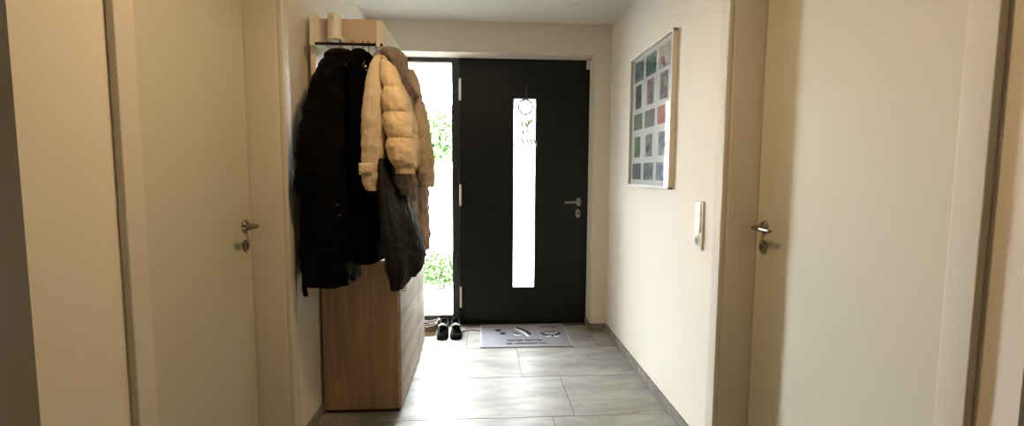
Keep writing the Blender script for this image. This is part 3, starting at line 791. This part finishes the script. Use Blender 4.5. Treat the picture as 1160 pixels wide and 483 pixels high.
# ------------------------------------------------------------------ shoes
def shoe(name, x, y, rot, body, sole, lin_, label, group, s=1.0, tongue=True):
    """toe towards -y"""
    e = empty(name, (x, y, 0)); e.rotation_euler.z = rot
    tag(e, label, 'shoe', group)
    def ring_pts(f, z):  # outline of last
        pass
    # outline half widths along length (heel=+.135 .. toe=-.14)
    sec = [(-.140, .012, .020), (-.132, .028, .034), (-.115, .038, .044), (-.085, .045, .050), (-.05, .047, .060), (-.02, .044, .073), (.02, .039, .082), (.06, .036, .083), (.095, .036, .085), (.12, .032, .088), (.133, .018, .086)]
    def loft(secs, z0, topf, n=20, opening=False):
        mb = MB(); R_ = []
        for (yy, w, h) in secs:
            ring = []
            for i in range(n + 1):
                a = math.pi * i / n
                ring.append(mb.bm.verts.new((w * s * math.cos(a) * (1.0 if math.sin(a) < .5 else 1.0), yy * s, (z0 + (topf(yy, h) - z0) * (math.sin(a)**.6 if math.sin(a) > 0 else 0)) * s)))
            R_.append(ring)
        for A, B in zip(R_, R_[1:]):
            for k in range(n): mb.bm.faces.new((A[k], A[k + 1], B[k + 1], B[k]))
            mb.bm.faces.new((A[0], B[0], B[n], A[n]))
        mb.bm.faces.new(R_[0]); mb.bm.faces.new(R_[-1][::-1])
        return mb
    def place(o):
        o.parent = e; o.matrix_parent_inverse = Matrix.Identity(4); return o
    so_ = MB()
    pts = [(w * 1.07 * s, yy * s * 1.01) for (yy, w, h) in sec]
    outl = [(a, b_, .0004) for a, b_ in pts] + [(-a, b_, .0004) for a, b_ in pts[::-1]]
    so_.poly(outl, (0, 0, .024 * s)); place(so_.build('sole', sole))
    place(loft([(yy, w, h) for (yy, w, h) in sec], .020, lambda yy, h: h if yy < -.01 else (.060 if yy < .09 else .075)).build('upper', body))
    # padded collar around the opening, with lining
    col_ = MB()
    loop = [(.030, .125, .088), (.036, .09, .075), (.037, .045, .068), (.031, .005, .076), (.016, -.02, .086), (0, -.026, .09), (-.016, -.02, .086), (-.031, .005, .076), (-.037, .045, .068), (-.036, .09, .075), (-.030, .125, .088), (-.012, .137, .096), (.012, .137, .096), (.030, .125, .088)]
    col_.tube([(a * s * .92, b_ * s, c * s) for a, b_, c in loop], .009 * s, n=10); place(col_.build('collar', body))
    li = MB(); R_ = []
    lp_ = loop[:-1]
    for (k_, zz) in ((.80, .0), (.70, -.012), (.5, -.03)):
        R_.append([li.bm.verts.new((a * s * k_, .055 * s + (b_ - .055) * s * (k_ + .12), (c + zz + .004) * s)) for a, b_, c in lp_])
    for A, B in zip(R_, R_[1:]):
        for k in range(len(A)): li.bm.faces.new((A[k], A[(k + 1) % len(A)], B[(k + 1) % len(A)], B[k]))
    li.bm.faces.new(R_[-1]); place(li.build('lining', M['darklining'] if lin_ else body))
    if tongue:
        tg = MB(); tg.box(-.026 * s, .026 * s, -.034 * s, -.018 * s, .060 * s, .104 * s, bev=.006 * s, rot=Matrix.Rotation(math.radians(-18), 3, 'X'), org=Vector((0, -.026 * s, .07 * s)))
        place(tg.build('tongue', body))
        tr = MB()
        tr.tube([(x_ * s, (-.036 - abs(x_) * .35) * s, (.102 - 9 * x_ * x_) * s) for x_ in (-.038, -.034, -.026, -.014, 0, .014, .026, .034, .038)], .006 * s, n=10, rr=[.0045 * s, .0055 * s, .006 * s, .0085 * s, .010 * s, .0085 * s, .006 * s, .0055 * s, .0045 * s])
        place(tr.build('tongue_rim', M['lining']))
        lc = MB()
        for k in range(4):
            yy = -.040 - .016 * k; hz = .0725 - .0065 * k
            lc.tube([(-.022 * s, yy * s, (hz - .004) * s), (0, (yy - .003) * s, (hz + .002) * s), (.022 * s, yy * s, (hz - .004) * s)], .0024 * s, n=8)
        place(lc.build('laces', body))
    return e
g_ = 'pair of black trainers by the sidelight'
shoe('trainer', -.333, 3.955, math.radians(-1), M['shoe'], M['shoesole'], True, 'black trainer with white lining, left one of the pair below the sidelight', g_)
shoe('trainer', -.227, 3.957, math.radians(3), M['shoe'], M['shoesole'], True, 'black trainer with white lining, right one of the pair, nearer the front door', g_)
shoe('slipper', -.500, 4.085, math.radians(-78), M['shoetan'], M['soleshoe'], False, 'grey tan low shoe lying sideways behind the cabinet end, rear of two', 'tan shoes behind the cabinet end', .9, tongue=False)
shoe('slipper', -.515, 3.985, math.radians(-84), M['shoetan'], M['soleshoe'], False, 'grey tan low shoe beside the left black trainer, front of two', 'tan shoes behind the cabinet end', .9, tongue=False)
b = MB(); b.tube([(-.175, 4.02, .004), (-.15, 4.03, .004), (-.10, 4.05, .004), (-.05, 4.035, .004), (-.022, 4.02, .004)], .0035, n=8)
tag(b.build('cord', M['shoesole']), 'thin black cord lying on the tiles between the trainers and the doormat', 'cord')

# ------------------------------------------------------------------ hanging ornament before the glass strip
orn = empty('window_ornament', (.375, YD - .02, 2.1)); tag(orn, 'white hanging ornament with wire ring and little white birds before the door glass', 'ornament')
oy = YD - .016
b = MB(); b.lathe([(0, 0), (.012, 0), (.011, .004), (0, .005)], (.388, YD - .0003, 2.118), (0, -1, 0), n=20)
b.tube([(.388, YD - .004, 2.116), (.388, YD - .016, 2.110), (.384, YD - .018, 2.100), (.378, YD - .016, 2.104)], .0022, n=8)
b.build('suction_hook', M['darkmetal'], orn)
b = MB(); b.tube([(.382, oy, 2.102), (.378, oy, 2.015)], .0012, n=6); b.build('thread', M['greycloth'], orn)
for dx, z0, z1 in ((-.03, 1.905, 1.84), (0, 1.888, 1.83), (.03, 1.905, 1.85), (-.02, 1.79, 1.70), (.0, 1.79, 1.69), (.02, 1.79, 1.70), (.04, 1.79, 1.69)):
    b = MB(); b.tube([(.375 + dx, oy, z0), (.375 + dx, oy, z1)], .0009, n=6); b.build('thread', M['greycloth'], orn)
b = MB(); b.tube([(.376 + .062 * math.cos(a), oy, 1.951 + 0.062 * math.sin(a)) for a in [2 * math.pi * k / 40 for k in range(41)]], .009, n=8, caps=False)
b.build('ring', mat('grey_wire_ring', (.42, .43, .43), .7), orn)
def feather(x, z, l, tilt):
    b = MB(); R_ = []
    for j in range(9):
        q = j / 8; w = .011 * math.sin(math.pi * min(.98, q * .9 + .08))**.8 + .001
        cx = x + tilt * l * q + .010 * math.sin(q * 3); zz = z - l * q
        R_.append([b.bm.verts.new((cx + w * math.cos(a), oy + .004 * math.sin(a), zz)) for a in [2 * math.pi * k / 12 for k in range(12)]])
    for A, B in zip(R_, R_[1:]):
        for k in range(12): b.bm.faces.new((A[k], A[(k + 1) % 12], B[(k + 1) % 12], B[k]))
    b.bm.faces.new(R_[0][::-1]); b.bm.faces.new(R_[-1])
    b.build('pendant', M['whitep'], orn)
for x, z, l, t_ in ((.335, 1.845, .085, .1), (.368, 1.835, .075, .15), (.400, 1.855, .085, -.1), (.425, 1.86, .06, -.2), (.345, 1.76, .06, .1), (.385, 1.765, .05, .0),
                    (.335, 1.70, .09, .25), (.365, 1.70, .085, .45), (.395, 1.70, .09, .50), (.425, 1.695, .09, .55)):
    feather(x, z, l, t_)

# ------------------------------------------------------------------ outside
pv = MB().box(-9, 9, YD + .30, 24, -.16, -.06); struct(pv.build('ground_outside', mat('pale_paving', (.86, .86, .84), .9, var=.05, vscale=3)))
struct(MB().box(-1.6, 1.8, YD + .20, YD + .30, -.14, -.02).build('trim_1', mat('stone_doorstep', (.62, .61, .58), .8)))
def bush(name, c, r, n, leaf, col, label, group=None, squash=1.0):
    e = empty(name, (c[0], c[1], -.06)); tag(e, label, 'plant', group)
    rnd = random.Random(int(c[0] * 100) + n); b = MB()
    for i in range(n):
        th = rnd.uniform(0, 2 * math.pi); ph = math.acos(rnd.uniform(-.6, 1)); q = rnd.uniform(.45, 1)
        p = Vector((c[0] + r * q * math.sin(ph) * math.cos(th), c[1] + r * q * math.sin(ph) * math.sin(th), c[2] + r * squash * q * math.cos(ph)))
        d = Vector((rnd.uniform(-1, 1), rnd.uniform(-1, 1), rnd.uniform(-.5, 1))).normalized(); s_ = d.orthogonal().normalized() * leaf * .35
        a = b.bm.verts.new(p); c1_ = b.bm.verts.new(p + d * leaf * .5 + s_); c2_ = b.bm.verts.new(p + d * leaf * .5 - s_); t_ = b.bm.verts.new(p + d * leaf)
        b.bm.faces.new((a, c1_, t_, c2_))
    b.build('foliage', col, e, smooth=False)
    s = MB()
    for k in range(6):
        a = k * 1.05; s.tube([(c[0] + .02 * math.cos(a), c[1] + .02 * math.sin(a), -.06), (c[0] + r * .3 * math.cos(a), c[1] + r * .3 * math.sin(a), c[2] - r * .2), (c[0] + r * .6 * math.cos(a), c[1] + r * .6 * math.sin(a), c[2] + r * squash * .4)], r * .02 + .003, n=6)
    s.build('stem', mat('bark', (.35, .27, .2), .9), e)
    return e
LG = mat('light_green_leaf', (.27, .36, .20), .6, var=.2, vscale=4)
LG2 = mat('mid_green_leaf', (.22, .31, .18), .6, var=.2, vscale=4)
bush('garden_shrub', (-.50, 5.75, .17), .26, 3200, .06, LG, 'low leafy shrub outside the foot of the sidelight')
bush('garden_shrub', (-1.12, 5.55, .08), .22, 2000, .06, LG2, 'small shrub outside, at the left edge of the sidelight')
bush('garden_tree', (-1.15, 12.5, 2.15), 1.0, 5200, .16, LG, 'pale green tree far outside, seen through the sidelight at mid height')
bush('garden_tree', (1.9, 15.0, 1.2), 1.6, 1600, .28, LG2, 'green garden tree far outside, behind the glass strip of the door')
PK = mat('pink_grey_stone', (.30, .26, .25), .9, var=.15, vscale=20)
for i, (x, y, r) in enumerate(((-.78, 5.15, .07), (-.66, 5.25, .05), (-.60, 5.10, .045))):
    b = MB(); b.ellipsoid((x, y, -.06 + r * .6), (r * 1.2, r, r * .7)); 
    for v in b.bm.verts: v.co += Vector((1, 1, 1)) * .012 * noise.noise(v.co * 14)
    tag(b.build('garden_stone', PK), ['largest rounded stone outside the sidelight, leftmost of three', 'middle rounded stone outside the sidelight, farthest from the glass', 'smallest rounded stone outside the sidelight, nearest the door'][i], 'stone', 'rounded stones outside the sidelight')

# ------------------------------------------------------------------ light
w = bpy.data.worlds.new('sky'); C.world = w; w.use_nodes = True
bg = w.node_tree.nodes['Background']; bg.inputs[0].default_value = (.92, .96, 1.0, 1); bg.inputs[1].default_value = 64.0
def spot(name, loc, e_, col, size=.2):
    l = bpy.data.lights.new(name, 'AREA'); l.shape = 'DISK'; l.size = size; l.energy = e_; l.color = col
    o = bpy.data.objects.new(name, l); COL.objects.link(o); o.location = loc; return o
C.view_settings.view_transform = 'Standard'; C.view_settings.look = 'None'
C.view_settings.exposure = 0; C.view_settings.gamma = 1; C.view_settings.use_curve_mapping = False
C.cycles.max_bounces = 12; C.cycles.diffuse_bounces = 6; C.cycles.transparent_max_bounces = 12
C.cycles.use_denoising = True
C.cycles.sample_clamp_indirect = 6
